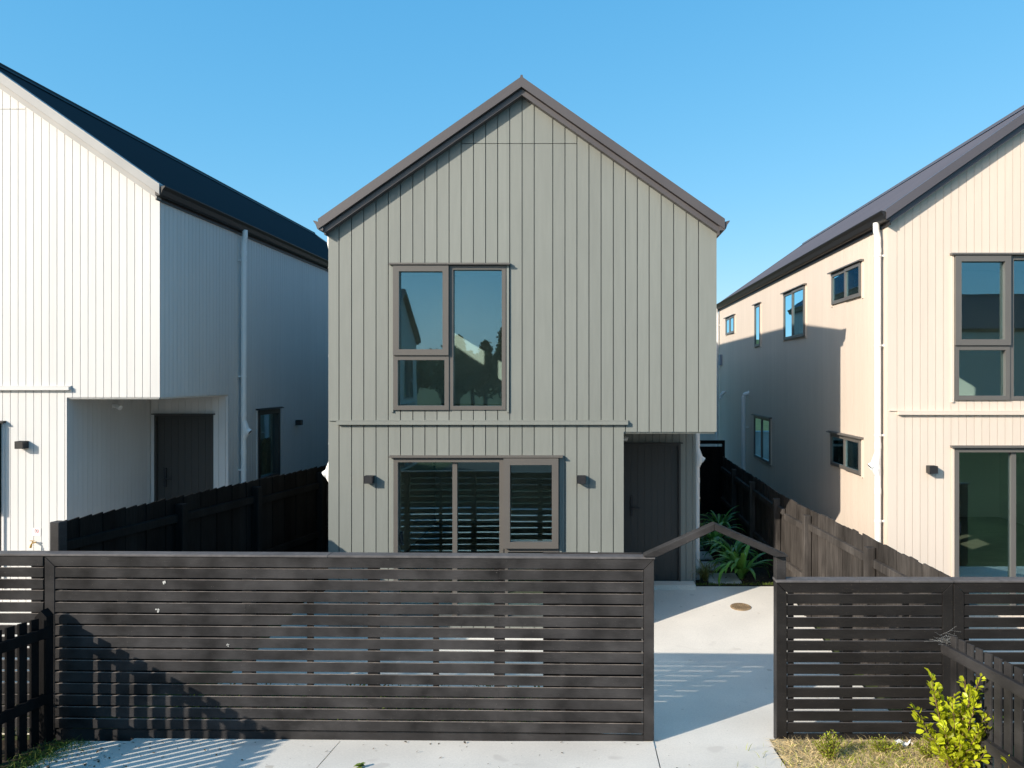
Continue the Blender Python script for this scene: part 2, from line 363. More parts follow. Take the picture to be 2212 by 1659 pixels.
def house(label, x0, zoff, clad, barge_m, roof_m, gutter_m, frame_m, lowframe_m, door_m, grooves_f, pitch, gap, dep, rich=True, pipe_u=.16, part_y=2.90):
    r = thing('gable_house', label, 'house', (x0, YF, zoff))
    FF = frame(0, 0, (1, 0), (0, -1)); FL = frame(0, 0, (0, 1), (-1, 0)); FR = frame(WID, 0, (0, 1), (1, 0)); FB = frame(0, LEN, (1, 0), (0, 1))
    FP = frame(0, REC, (1, 0), (0, -1)); FS = frame(UB, 0, (0, 1), (1, 0))
    mats = [clad, PLASTER]
    topf = lambda u: roofz(u) - .205
    eave = topf(0)
    base = lambda u: -.5
    W1 = (.829, 2.243, 2.706, 4.525); W2 = (.833, 2.909, .05, 2.10)
    # front
    wall(FF, .022, WID - .022, 0, WID, lambda u: -.5 if u < UB else ZOH, topf, [UB - .02, UB, WID / 2], grooves_f, [W1, W2], [(6.07, .008)], gap, dep, mats, r, lin_holes=[(UB - .02, UB, ZOH)])
    sg = frange(.02, LEN - .02, pitch)
    FLH = [(.88, 2.15, 4.115, 4.585), (3.58, 5.01, 3.715, 4.59), (6.99, 7.52, 3.69, 4.61), (9.85, 11.08, 4.155, 4.595), (.89, 2.20, 1.645, 2.135), (6.05, 7.60, 1.225, 2.145)]
    wall(FL, .14, LEN - .14, .018, LEN - .018, base, lambda u: eave, [], sg, FLH, [], gap, dep, mats, r)
    RH = [(2.85, 3.74, .95, 2.14)]
    wall(FR, .14, LEN - .14, .018, LEN - .018, lambda u: ZOH if u < REC + .03 else -.5, lambda u: eave, [REC + .03], sg, RH, [], gap, dep, mats, r)
    wall(FB, .022, WID - .022, 0, WID, base, topf, [WID / 2], frange(0, WID, pitch), [(1.2, 3.4, .1, 2.1), (1.4, 3.0, 3.3, 4.5)], [], gap, dep, mats, r)
    pg = [UB + .02 + k * .101 for k in range(1, 12)]
    DH = (3.80, 4.68, .02, 2.12)
    wall(FP, UB + .001, WID - .14, UB + .0165, WID, base, lambda u: ZOH - .021, [], pg, [DH], [], gap * .7, dep * .7, mats, r)
    wall(FS, .14, REC - .001, .018, REC - .001, base, lambda u: ZOH - .021, [], frange(.02, REC, .0975), [], [], gap * .7, dep * .7, mats, r)
    # porch soffit
    s = MB(); s.box(UB - .02, WID - .02, .02, REC + .1, ZOH - .02, ZOH + .02); s.build('soffit', clad, r)
    # belt
    b = MB(); b.fbox(FF, .115, 3.785, 2.521, 2.566, .001, .05); b.fbox(FF, .01, 3.79, 2.568, 2.576, -.01, .018)
    b.fbox(FS, .001, REC, 2.44, 2.452, .001, .02)
    b.build('belt_moulding', clad, r)
    # step
    st = MB(); st.box(UB + .03, WID - .03, REC - .24, REC - .001, -.07, .055); st.build('step', CONCRETE, r)
    # roof
    e = .08
    for sgn in (-1, 1):
        mb = MB(); ue = WID / 2 + sgn * (WID / 2 + e); ys = frange(-.12, LEN + .12, .019)
        rows = []
        for i, y in enumerate(ys):
            k = (0, .004, .014, .004)[i % 4]
            rows.append(((ue, y, ZTOP - .03 - PITCH * (WID / 2 + e) + k), (WID / 2, y, ZTOP - .03 + k)))
        for a, c in zip(rows, rows[1:]): mb.add([a[0], c[0], c[1], a[1]], [(0, 1, 2, 3)])
        o = mb.build('roof', roof_m, r, recalc=False, smooth=True)
        g = MB(); us = -1 if sgn < 0 else 1
        prof = [(.02, 5.035), (.118, 5.066), (.142, 5.07), (.140, 5.058), (.112, 5.02), (.092, 4.965), (.07, 4.948), (.02, 4.948)]
        base_u = 0 if sgn < 0 else WID
        A = [(base_u + us * a, -.14, z) for a, z in prof]; B = [(p[0], LEN + .14, p[2]) for p in A]
        g.prism(A, B); g.build('gutter', gutter_m, r)
        fc = MB(); a, c = sorted((base_u + us * .002, base_u + us * .019)); fc.box(a, c, -.10, LEN + .10, 4.90, 5.04); fc.build('fascia', gutter_m, r)
    rc = MB(); A = [(WID / 2 + a, -.13, ZTOP + z) for a, z in ((-.12, -.085), (-.02, -.008), (-.012, .028), (.012, .028), (.02, -.008), (.12, -.085), (0, -.02))]
    rc.prism(A, [(p[0], LEN + .13, p[2]) for p in A]); rc.build('ridge_cap', roof_m, r)
    for y0, y1, yy0, yy1 in ((-.155, -.03, -.105, -.001), (LEN + .03, LEN + .155, LEN + .001, LEN + .125)):
        mb = MB()
        for sgn in (-1, 1):
            u1 = WID / 2; ue = u1 + sgn * (u1 + .078); ui = u1 + sgn * (u1 - .0)
            for (ya, yb, t0, t1, uu) in ((y0, y1, 0, .128, ue), (yy0, yy1, .137, .212, ui + sgn * .02)):
                A = [(uu, ya, roofz(uu) - t1), (u1, ya, ZTOP - t1), (u1, ya, ZTOP - t0), (uu, ya, roofz(uu) - t0)]
                mb.prism(A, [(p[0], yb, p[2]) for p in A])
        mb.build('barge_board', barge_m, r)
    # inside
    f = MB(); f.box(.13, UB - .13, .13, LEN - .13, -.06, .10); f.box(UB - .13, WID - .13, REC + .13, LEN - .13, -.06, .10); f.box(.13, WID - .13, .125, LEN - .125, 2.46, 2.68)
    f.build('floor', FLOOR_VINYL, r)
    c = MB(); c.box(.125, WID - .125, .13, LEN - .13, 4.80, 4.86); c.box(.13, UB - .14, .14, LEN - .14, 2.40, 2.455); c.build('ceiling', PLASTER, r)
    p = MB(); p.box(.13, WID - .13, part_y, part_y + .1, 2.685, 4.795); p.build('partition', PLASTER, r)
    p = MB(); p.box(.13, WID - .13, 6.2, 6.3, .105, 2.395); p.build('partition', PLASTER, r)
    dl = MB(); dl.tube([(1.28, 2.15, 4.797), (1.28, 2.15, 4.79)], .055, 16); dl.build('downlight', GLOW, r)
    # openings
    a0, a1, b0, b1 = W1
    window(r, FF, a0, a1, b0, b1, [(a0, 1.527, 3.395, b1, .075, .025, -.005), (a0, 1.527, b0, 3.39, .055, .0, -.03), (1.53, a1, b0, b1, .05, -.012, -.04)], frame_m, clad)
    a0, a1, b0, b1 = W2
    w = window(r, FF, a0, a1, b0, b1, [(a0, 2.215, b0, b1, .052, .0, -.05), (2.22, a1, .97, b1, .082, .05, .03), (2.22, a1, b0, .965, .05, -.01, -.03)], lowframe_m, clad, 'sliding_door')
    m = MB(); m.fbox(FF, 1.565, 1.625, .08, 2.05, -.075, -.012); m.build('stile', lowframe_m, w)
    m = MB(); m.fbox(FF, .905, .925, 1.02, 1.14, -.045, -.005); m.fbox(FF, .90, .93, .99, 1.16, -.05, -.042); m.build('handle', LAMP_BLACK, w)
    for i, (a0, a1, b0, b1) in enumerate(FLH):
        if i == 2: un = [(a0, a1, b0, b1, .05, 0, .012)]
        else:
            k = (a0 + a1) / 2 if i in (0, 3, 4, 5) else a0 + (a1 - a0) * .55
            un = [(a0, k - .004, b0, b1, .05, .012, .022), (k, a1, b0, b1, .05, -.004, .010)]
        window(r, FL, a0, a1, b0, b1, un, frame_m, clad)
    a0, a1, b0, b1 = RH[0]
    window(r, FR, a0, a1, b0, b1, [(a0, a1, b0, b1, .075, .0, -.04)], lowframe_m, clad)
    for q in ((1.2, 3.4, .1, 2.1), (1.4, 3.0, 3.3, 4.5)):
        window(r, FB, *q, [(q[0], (q[0] + q[1]) / 2, q[2], q[3], .06, 0, -.03), ((q[0] + q[1]) / 2, q[1], q[2], q[3], .06, 0, -.03)], frame_m, clad)
    # front door in the porch
    d = MB()
    for k in range(8): d.fbox(FP, 3.83 + k * .102 + .002, 3.83 + (k + 1) * .102 - .002, .03, 2.085, -.06, -.03)
    d.fbox(FP, 3.83, 4.646, .03, 2.085, -.065, -.036)
    dr = d.build('door', door_m, r)
    d = MB(); d.fbox(FP, 3.80, 3.828, .02, 2.118, -.08, .02); d.fbox(FP, 4.648, 4.68, .02, 2.118, -.08, .02); d.fbox(FP, 3.828, 4.648, 2.088, 2.118, -.08, .02); d.fbox(FP, 3.77, 4.71, 2.124, 2.14, -.004, .045)
    d.build('frame', door_m, dr)
    h = MB(); h.fbox(FP, 3.925, 3.965, 1.03, 1.32, -.03, .0); h.fbox(FP, 3.95, 4.065, 1.145, 1.165, .012, .028); h.fbox(FP, 3.938, 3.955, 1.14, 1.17, 0, .028)
    h.build('handle', LAMP_BLACK, dr, bevel=.004)
    # fittings
    wall_lamp(r, FF, .532, 1.834); wall_lamp(r, FF, 3.20, 1.834); wall_lamp(r, FR, 4.55, 1.85)
    sn = MB(); sn.fbox(FS, .93, 1.0, 2.26, 2.31, .0, .03); sn.tube([FS(.965, 2.285, .03), FS(.95, 2.26, .10)], [.026, .035], 10); sn.build('sensor_lamp', PVC, r)
    tp = MB(); tp.tube([FF(3.34, .60, 0), FF(3.34, .60, .07)], .009, 8); tp.tube([FF(3.34, .60, .06), FF(3.335, .58, .075), FF(3.33, .545, .08)], [.010, .013, .014], 8)
    tp.tube([FF(3.34, .60, .05), FF(3.335, .625, .055)], .006, 8); tp.fbox(FF, 3.31, 3.355, .625, .632, .045, .065); tp.build('tap', BRASS, r)
    downpipe(r, FL, pipe_u, 4.97, -.05, 1.87, [4.55, 3.40, 2.25, 1.15])
    downpipe(r, FR, 2.20, 4.97, -.05, 1.86, [4.5, 2.70, 1.25])
    downpipe(r, FL, LEN - .2, 4.97, -.05, 1.95, [4.5, 3.3, 2.4, 1.2])
    if rich:
        v = MB(); v.tube([FL(8.25, 2.62, 0), FL(8.25, 2.62, .06), FL(8.25, 2.60, .10), FL(8.25, 2.55, .12), FL(8.25, -.1, .12)], .05, 12)
        v.tube([FL(8.25, 2.62, .0), FL(8.25, 2.62, .02)], .075, 12); v.fbox(FL, 8.23, 8.27, 1.83, 1.85, 0, .08); v.build('vent_pipe', PVC, r)
        v = MB(); v.tube([FL(11.2, 2.62, 0), FL(11.2, 2.60, .06), FL(11.2, 2.52, .12), FL(11.2, 2.44, .14)], [.03, .045, .045, .04], 10); v.build('vent_cowl', PVC, r)
        v = MB(); v.fbox(FL, 11.7, 11.95, 3.35, 3.65, .0, .06); v.fbox(FL, 11.72, 11.93, 3.37, 3.63, .06, .066); v.build('meter_box', METER, r, bevel=.005)
    return r

GPX = [733, 760.1, 786.5, 813, 839.4, 865.8, 892.5, 918.6, 944.7, 970.8, 996.9, 1023.3, 1049.7, 1075.8, 1101.9, 1128.6, 1154.7, 1194.8, 1221.2, 1247, 1273, 1299.2, 1325.6, 1351.7, 1377.4, 1403, 1429, 1456, 1483, 1509.6]
grey = house('sage grey gabled house with bronze barge boards, in the middle behind the slatted fence', -3.25, 0, CLAD_GREEN, ROOF_BROWN, ROOF_BROWN, ROOF_BROWN, FRAME_TAUPE, FRAME_TAUPE, DOOR_DARK,
             [(p - 710) / 171 for p in GPX], .154, .0105, .032, pipe_u=.36)
beige = house('cream gabled house with a white downpipe on its side wall, at the right edge', 3.82, .125, CLAD_BEIGE, ROOF_GREY, ROOF_GREY, GUTTER_BLACK, FRAME_GREY, FRAME_GREY, DOOR_DARK,
              [.115 + .0975 * k for k in range(60)], .0975, .005, .007, pipe_u=.14, part_y=3.25)
white = house('white gabled house with black roof and shaded side wall, cut off by the left edge', -5.38 - WID, .435, CLAD_WHITE, BARGE_SILVER, ROOF_BLACK, GUTTER_BLACK, FRAME_DARK, FRAME_DARK, DOOR_DARK,
              [WID - .12 - .0982 * k for k in range(60)], .0975, .007, .010)

# houses across the street, seen only in the window reflections
h = place_copy(beige, (-5.7, -6.4, .25), math.pi / 2, .82, label='low gabled house across the street, mirrored in the upper window of the grey house')
h = place_copy(beige, (26, -20, .3), math.pi / 2, label='house across the street side-on, mirrored in the windows of the cream house')

# no-drinking signs by the taps
def water_sign(label, x, y, z):
    t = thing('water_sign', label, 'sign', (x, y, z), group='warning signs above garden taps')
    mb = MB(); s = .047; mb.box(-s, s, -.004, 0, -s, s); mb.build('plate', SIGN_WHITE, t)
    mb = MB(); n = 28; cz = .012; ro, ri = .027, .0225
    ring = [(math.cos(2 * math.pi * k / n), math.sin(2 * math.pi * k / n)) for k in range(n)]
    for k in range(n):
        a, b = ring[k], ring[(k + 1) % n]
        mb.prism([(a[0] * ri, -.0045, cz + a[1] * ri), (b[0] * ri, -.0045, cz + b[1] * ri), (b[0] * ro, -.0045, cz + b[1] * ro), (a[0] * ro, -.0045, cz + a[1] * ro)],
                 [(a[0] * ri, -.006, cz + a[1] * ri), (b[0] * ri, -.006, cz + b[1] * ri), (b[0] * ro, -.006, cz + b[1] * ro), (a[0] * ro, -.006, cz + a[1] * ro)])
    q = .016; mb.prism([(-q, -.0045, cz + q), (-q + .004, -.0045, cz + q + .003), (q, -.0045, cz - q), (q - .004, -.0045, cz - q - .003)],
                       [(-q, -.006, cz + q), (-q + .004, -.006, cz + q + .003), (q, -.006, cz - q), (q - .004, -.006, cz - q - .003)])
    mb.build('prohibition_ring', SIGN_RED, t)
    mb = MB(); mb.box(-.006, .012, -.0062, -.0045, cz + .004, cz + .009); mb.box(-.006, -.001, -.0062, -.0045, cz - .004, cz + .004); mb.box(-.011, -.004, -.0062, -.0045, cz - .012, cz - .005)
    mb.build('tap_symbol', LAMP_BLACK, t)
water_sign('small white warning sign above the tap on the sunny white wall', -5.38 - WID + 3.355, YF - .001, .435 + .73)
water_sign('small white warning sign on the grey wall just above the slatted fence', -3.25 + 3.355, YF - .001, .866)

# ------------------------------------------------------------------ slatted fences
def slat_fence(label, A, B, ztop, n, pitch, battens, left_post=True, right_post=True, kick=None, group='slatted front fences', mat=STAIN, back=None):
    A = Vector((*A, 0)); B = Vector((*B, 0)); L = (B - A).length; U = (B - A).normalized(); N = Vector((U.y, -U.x, 0))
    if N.y > 0: N = -N
    t = thing('slat_fence', label, 'fence', (A.x, A.y, 0), group=group)
    F = lambda u, z, d: (U.x * u + N.x * d, U.y * u + N.y * d, z)
    hh = .088; sh = .0815; pw = .09; tk = .018; lo = pw if left_post else 0; hi = L - pw if right_post else L
    zb = ztop - n * pitch - hh
    mb = MB()
    for i in range(1, n + 1):
        z = ztop - i * pitch + random.uniform(-.001, .001); w = random.uniform(-.0025, .0025)
        joints = [lo + .001, hi - .001]
        if L > 4 and i % 3: joints.insert(1, battens[7 if i % 2 else 3])
        for a, b in zip(joints, joints[1:]):
            q = random.uniform(-.002, .002)
            mb.hexa([F(a + .0005, z - sh, 0), F(b - .0005, z - sh + w, 0), F(b - .0005, z - sh + w, -tk), F(a + .0005, z - sh, -tk),
                     F(a + .0005, z, q), F(b - .0005, z + w, q), F(b - .0005, z + w, -tk + q), F(a + .0005, z, -tk + q)])
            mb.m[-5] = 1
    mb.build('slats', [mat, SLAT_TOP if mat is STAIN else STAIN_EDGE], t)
    # mitred frame boards
    mb = MB(); z1 = ztop; z0 = ztop - hh
    a0 = pw if left_post else 0; b0 = L - pw if right_post else L
    rl = [(0, z1), (L, z1), (b0, z0), (a0, z0)]
    mb.prism([F(u, z, .003) for u, z in rl], [F(u, z, -.018) for u, z in rl]); mb.build('top_rail', mat, t, bevel=.002)
    zk = zb - .02 if kick is None else kick
    for s, on in ((0, left_post), (1, right_post)):
        if not on: continue
        mb = MB()
        ps = [(.0, zk), (pw - .003, zk), (pw - .003, z0 - .003), (0, z1 - .004)] if s == 0 else [(L, zk), (L - pw + .003, zk), (L - pw + .003, z0 - .003), (L, z1 - .004)]
        mb.prism([F(u, z, .003) for u, z in ps], [F(u, z, -.018) for u, z in ps]); mb.build('end_board', mat, t, bevel=.002)
    mb = MB()
    for a, b in zip([-.01, L * .47], [L * .47 - .002, L + .01]):
        mb.hexa([F(a, ztop + .002, .014), F(b, ztop + .002, .014), F(b, ztop + .002, -.11), F(a, ztop + .002, -.11), F(a, ztop + .022, .014), F(b, ztop + .022, .014), F(b, ztop + .022, -.11), F(a, ztop + .022, -.11)])
    mb.build('capping', STAIN_EDGE, t, bevel=.003)
    for k, u in enumerate(battens):
        w = .042 if k % 2 else .022
        mb = MB(); mb.fbox(F, u - w, u + w, -.22, ztop - .01, -.021 - (.09 if k % 2 else .045), -.021); mb.build('post' if k % 2 else 'batten', mat, t)
    if back:
        mb = MB(); z = .02
        while z < ztop - .08:
            mb.fbox(F, back, L - .1, z, z + .118, -.10, -.085 + random.uniform(-.002, .002)); z += .12
        mb.build('backing_boards', mat, t)
    if kick is not None:
        mb = MB(); mb.fbox(F, lo, hi, kick - .07, zb - .012, -.03, -.008); mb.build('kickboard', mat, t)
    return t
slat_fence('long dark slatted fence in front of the grey house', (-4.743, 6.70), (.590, 6.585), 1.544, 14, .1017, [.12 + .553 * k for k in range(9)] + [5.28], kick=-.02, back=4.37)
slat_fence('short dark slatted fence panel right of the gateway, behind the bright shrub', (1.652, 6.60), (3.172, 6.60), 1.338, 12, .1012, [.13, .62, 1.13, 1.46], kick=.0, mat=STAIN_BLACK)
slat_fence('dark slatted fence panel at the right edge in front of the cream house', (3.182, 6.60), (6.4, 6.60), 1.338, 12, .1012, [.12, 1.14, 1.7, 2.25, 2.8, 3.1], kick=.0, mat=STAIN_BLACK)
slat_fence('dark slatted fence panel at the left edge in front of the white house', (-7.6, 6.72), (-4.762, 6.705), 1.544, 14, .1017, [.1, .65, 1.2, 1.75, 2.3, 2.76], right_post=False)

lf = [o for o in COL.objects if o.name.startswith('slat_fence') and o.parent is None][0]
for px, py, sz in ((357, 1258, .018), (341, 1318, .020), (494, 1391, .012)):
    x, y, z = at(px, py, 6.68); mb = MB()
    for q in range(7):
        a = random.uniform(0, 6.28); rr = sz * random.uniform(0, .8); r0 = sz * random.uniform(.2, .42); cx0, cz0 = rr * math.cos(a), rr * math.sin(a) * (1.6 if sz < .015 else 1)
        ring = [(cx0 + r0 * math.cos(k), cz0 + r0 * math.sin(k)) for k in [2 * math.pi * k / 7 for k in range(7)]]
        mb.prism([(u, 0, v) for u, v in ring], [(u, -.0012 - q * .0002, v) for u, v in ring])
    uu = (x + 4.743); yy = (6.585 - 6.70) * uu / 5.333
    for i_, v in enumerate(mb.v): mb.v[i_] = (v[0] + uu, v[1] + yy - .0035, v[2] + z)
    mb.build('bird_dropping', PALE_WALL, lf)
# gate post and little gable over the gateway
mb = MB(); mb.box(1.652, 1.738, 6.622, 6.72, -.14, 1.566)
tag(mb.build('gate_post', STAIN, bevel=.004), 'tall dark timber post on the right of the gateway, carrying the little gable', 'post')
ga = thing('gable_arch', 'small dark timber gable of two sloping beams over the gateway', 'arch', (1.109, 6.63, 1.566))
for pts in ([(.500, 1.569), (.500, 1.584), (1.1085, 1.856), (1.1085, 1.796), (.615, 1.569)], [(1.1095, 1.796), (1.1095, 1.856), (1.738, 1.582), (1.738, 1.5685), (1.635, 1.5685)]):
    mb = MB(); q = [(x - 1.109, z - 1.566) for x, z in pts]
    mb.prism([(x, -.075, z) for x, z in q], [(x, .03, z) for x, z in q]); mb.build('beam', STAIN, ga, bevel=.004)

# ------------------------------------------------------------------ paling fences
def paling_fence(label, pts, ztop, posts, viewer, mat, rails=(.24, .95), first_post=None):
    """pts: plan polyline; viewer: +1 rails on the +x side, -1 on the -x side"""
    o = Vector((*pts[0], 0)); t = thing('paling_fence', label, 'fence', o)
    P = [Vector((*p, 0)) for p in pts]
    mb = MB(); bays = []; tilt = .009 if viewer > 0 else .003
    k = 0
    for a, b in zip(P, P[1:]):
        D = (b - a).normalized(); Nn = Vector((D.y, -D.x, 0)) * viewer; L = (b - a).length
        if viewer > 0 and Nn.x < 0: Nn = -Nn
        if viewer < 0 and Nn.x > 0: Nn = -Nn
        G = lambda u, z, d, a=a, D=D, Nn=Nn: (a.x - o.x + D.x * u + Nn.x * d, a.y - o.y + D.y * u + Nn.y * d, z)
        bays.append((a, D, Nn, L, G))
        u = 0
        while u < L - .05:
            w = .146; z1 = ztop + random.uniform(-.006, .005) * (2 if viewer < 0 else 1); off = (k % 2) * .008; k += 1
            tw = random.uniform(-.003, .003); zg = gz(a.y + D.y * u) - .04
            mb.hexa([G(u, zg, -.02 - off), G(u + w, zg, -.02 - off), G(u + w, zg, -.038 - off), G(u, zg, -.038 - off),
                     G(u, z1 - tilt, -.02 - off + tw), G(u + w, z1 + tilt, -.02 - off - tw), G(u + w, z1 + tilt, -.038 - off), G(u, z1 - tilt, -.038 - off)])
            u += .138
    mb.build('palings', mat, t)
    for a, D, Nn, L, G in bays:
        cut = [0] + sorted((py - a.y) / D.y for py in posts if 0 < (py - a.y) / D.y < L) + [L]
        for p, q in zip(cut, cut[1:]):
            for dz in rails:
                r = MB(); zz = ztop - dz + random.uniform(-.03, .03)
                r.hexa([G(p + .06, zz - .045, -.018), G(q - .03, zz - .045 + random.uniform(-.015, .015), -.018), G(q - .03, zz - .045, .027), G(p + .06, zz - .045, .027),
                        G(p + .06, zz + .045, -.018), G(q - .03, zz + .045, -.018), G(q - .03, zz + .04, .027), G(p + .06, zz + .04, .027)]); r.build('rail', mat, t, bevel=.004)
        for u in cut[:-1]:
            if u == 0 and first_post is None: continue
            m = MB(); h = ztop - .07 if u else ztop + first_post
            m.fbox(G, u - .045, u + .045, gz(a.y + D.y * u) - .1, h, -.019, .08); m.build('post', STAIN if (u == 0 and viewer > 0) else mat, t, bevel=.006)
    return t
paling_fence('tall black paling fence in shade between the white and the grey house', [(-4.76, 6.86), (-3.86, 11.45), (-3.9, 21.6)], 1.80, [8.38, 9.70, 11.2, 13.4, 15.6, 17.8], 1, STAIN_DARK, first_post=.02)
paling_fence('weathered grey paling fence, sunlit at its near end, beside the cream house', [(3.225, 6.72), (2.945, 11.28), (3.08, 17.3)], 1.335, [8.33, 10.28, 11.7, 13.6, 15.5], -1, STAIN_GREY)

# ------------------------------------------------------------------ picket fences running to the street
def picket_fence(label, x, y0, y1, ztop0, slope, rail_side, rail_d, toppost, mat):
    t = thing('picket_fence', label, 'fence', (x, y0, 0), group='low picket fences')
    mb = MB(); y = y0 - .10
    while y > y1:
        zt = ztop0 + slope * (y0 - y); zb = gz(y) - .02; w = .09
        mb.hexa([(-.010, y - y0 - w, zb), (.010, y - y0 - w, zb), (.010, y - y0, zb), (-.010, y - y0, zb),
                 (-.010, y - y0 - w, zt), (.010, y - y0 - w, zt), (.010, y - y0, zt - .012), (-.010, y - y0, zt - .012)])
        y -= .137
    mb.build('pickets', mat, t, bevel=.002)
    for dz in (rail_d, rail_d + .56):
        r = MB(); a, b = (.0115, .055) if rail_side > 0 else (-.055, -.0115)
        za = ztop0 - dz; zb_ = ztop0 + slope * (y0 - y1) - dz
        r.hexa([(a, -.02, za - .085), (b, -.02, za - .085), (b, y1 - y0, zb_ - .085), (a, y1 - y0, zb_ - .085), (a, -.02, za), (b, -.02, za), (b, y1 - y0, zb_), (a, y1 - y0, zb_)]); r.build('rail', mat, t, bevel=.003)
    if toppost:
        p = MB(); s = .05
        p.box(-s, s, -s - .02, s - .03, -.1, ztop0 - .0); p.prism([(-s, -s - .02, ztop0), (s, -s - .02, ztop0), (0, -s - .02, ztop0 + .055)], [(-s, s - .03, ztop0), (s, s - .03, ztop0), (0, s - .03, ztop0 + .055)])
        p.build('post', mat, t)
    return t
PICK_DARK = M('black_picket_stain', (.012, .011, .011), .6, .3, 4, (1, 1, .4), .15, 20, (3, 3, .4), spec=.06)
picket_fence('low black picket fence at the lower left corner, in shade', -4.66, 6.60, 2.6, 1.06, .10, 1, .10, True, PICK_DARK)
picket_fence('low dark picket fence with a sloping rail behind the bright shrub', 3.10, 6.57, 2.6, .93, .10, -1, .10, False, STAIN)

# far gate and what lies behind the gap
t = thing('side_gate', 'black boarded gate closing the far end of the side path', 'gate', (2.3, 17.35, 0))
mb = MB()
for k in range(13): mb.box(-.68 + k * .1155, -.68 + k * .1155 + .1135, -.01, .01, .02, 1.56)
mb.build('boards', STAIN_DARK, t)
mb = MB(); mb.box(-.72, .86, -.03, .03, 1.62, 1.70); mb.box(-.72, -.66, -.03, .03, 0, 1.62); mb.box(.80, .86, -.03, .03, 0, 1.62); mb.box(.03, .10, -.03, .03, 1.54, 1.62); mb.build('gate_frame', STAIN_DARK, t)

# ------------------------------------------------------------------ drain
dx, dy, _ = at(1600, 1313, 10.55)
t = thing('drain_grate', 'round rusty drain grate set in the pale courtyard concrete', 'drain', (dx, dy, gz(dy) + .012))
mb = MB(); n = 32; ro, ri = .142, .118
for k in range(n):
    a, b = 2 * math.pi * k / n, 2 * math.pi * (k + 1) / n
    q = lambda r_, an, z: (r_ * math.cos(an), r_ * math.sin(an), z)
    mb.hexa([q(ri, a, -.01), q(ro, a, -.01), q(ro, b, -.01), q(ri, b, -.01), q(ri, a, .008), q(ro, a, .004), q(ro, b, .004), q(ri, b, .008)])
mb.build('rim', RUST, t)
mb = MB(); mb.tube([(0, 0, -.002), (0, 0, .004)], .119, 28); mb.build('pit', DARK_PIT, t)
mb = MB()
for k in range(-4, 5):
    x = k * .0265; l = math.sqrt(max(.0, .117 ** 2 - x * x)); mb.box(x - .0075, x + .0075, -l, l, .0042, .0065)
mb.build('bars', RUST, t); 
sl_ = math.atan((gz(dy + .1) - gz(dy - .1)) / .2)
t.rotation_euler = (Matrix.Rotation(sl_, 3, 'X') @ Matrix.Rotation(R(20), 3, 'Z')).to_euler(); t.location.z += .004

# ------------------------------------------------------------------ plants
def leaf(mb, p, d, up, L, w, mi=0):
    d = d.normalized(); s = d.cross(up)
    if s.length < 1e-3: s = Vector((1, 0, 0))
    s.normalize(); nrm = s.cross(d).normalized(); c = nrm * (w * .18)
    pts = [p, p + d * L * .35 + s * w * .42 + c, p + d * L * .72 + s * w * .5 + c, p + d * L, p + d * L * .72 - s * w * .5 + c, p + d * L * .35 - s * w * .42 + c, p + d * L * .55]
    mb.add(pts, [(0, 1, 6), (1, 2, 6), (2, 3, 6), (3, 4, 6), (4, 5, 6), (5, 0, 6)], mi)
def rv(): return Vector((random.gauss(0, 1), random.gauss(0, 1), random.gauss(0, 1))).normalized()

def shrub(label, loc, stems, leafL, leafmat, spacing=.022, name='leafy_shrub', cat='shrub', perleaf=2, group=None):
    t = thing(name, label, cat, loc, group=group)
    sm = MB(); lm = MB()
    for pts, r in stems:
        P = [Vector(p) for p in pts]; sm.tube(P, [r * (1 - .75 * i / (len(P) - 1)) for i in range(len(P))], 6)
        tot = sum((b - a).length for a, b in zip(P, P[1:])); acc = 0
        for a, b in zip(P, P[1:]):
            l = (b - a).length; n = max(1, int(l / spacing))
            for i in range(n):
                f = i / n; s = (acc + f * l) / tot
                if s < .12: continue
                for q in range(perleaf):
                    dirv = ((b - a).normalized() * random.uniform(.3, 1.0) + rv() * .9).normalized()
                    if dirv.z < -.35: dirv.z *= -.4
                    LL = leafL * random.uniform(.6, 1.15) * (1.0 if s < .85 else .85)
                    base = a + (b - a) * f; p2 = base + dirv * .012
                    leaf(lm, p2, dirv, rv() + Vector((0, 0, 1.2)), LL, LL * random.uniform(.5, .62))
            acc += l
    sm.build('stems', TWIG, t); lm.build('foliage', leafmat, t, recalc=False)
    return t
def wander(p, q, n=5, j=.02):
    P = [Vector(p).lerp(Vector(q), i / n) for i in range(n + 1)]
    for v in P[1:-1]: v += rv() * j
    return P
gx, gy = 2.86, 5.90; gzv = gz(gy) + .03
st = []
tips = [(-.17, .05, .76), (-.15, .02, .66), (.17, -.05, .77), (.10, -.02, .66), (.0, .03, .60), (-.07, -.08, .58), (.20, .04, .62), (-.33, .03, .50), (-.30, .02, .40), (.05, -.10, .48), (-.12, -.1, .42), (.23, -.06, .48), (.13, -.12, .40), (-.02, .1, .52), (.28, .02, .34), (-.22, -.05, .30), (-.15, -.1, .24), (.08, -.14, .26), (.22, -.12, .24), (-.05, -.14, .34), (.3, -.03, .46), (.1, .06, .7), (-.1, .08, .62)]
for i, tp in enumerate(tips): st.append((wander((random.uniform(-.06, .06), random.uniform(-.04, .04), 0), tp, 5, .022), .009 if tp[2] > .5 else .006))
shrub('bright yellow-green broad-leaved shrub in front of the right picket fence', (gx, gy, gzv), st, .068, LEAF_BRIGHT, .021)
st = [(wander((0, 0, 0), (random.uniform(-.2, .2), random.uniform(-.12, .12), random.uniform(.16, .27)), 4, .02), .006) for _ in range(8)]
shrub('small low bright green shrub at the bottom right corner of the picture', (3.0, 5.42, gz(5.42) + .03), st, .062, LEAF_BRIGHT, .024)
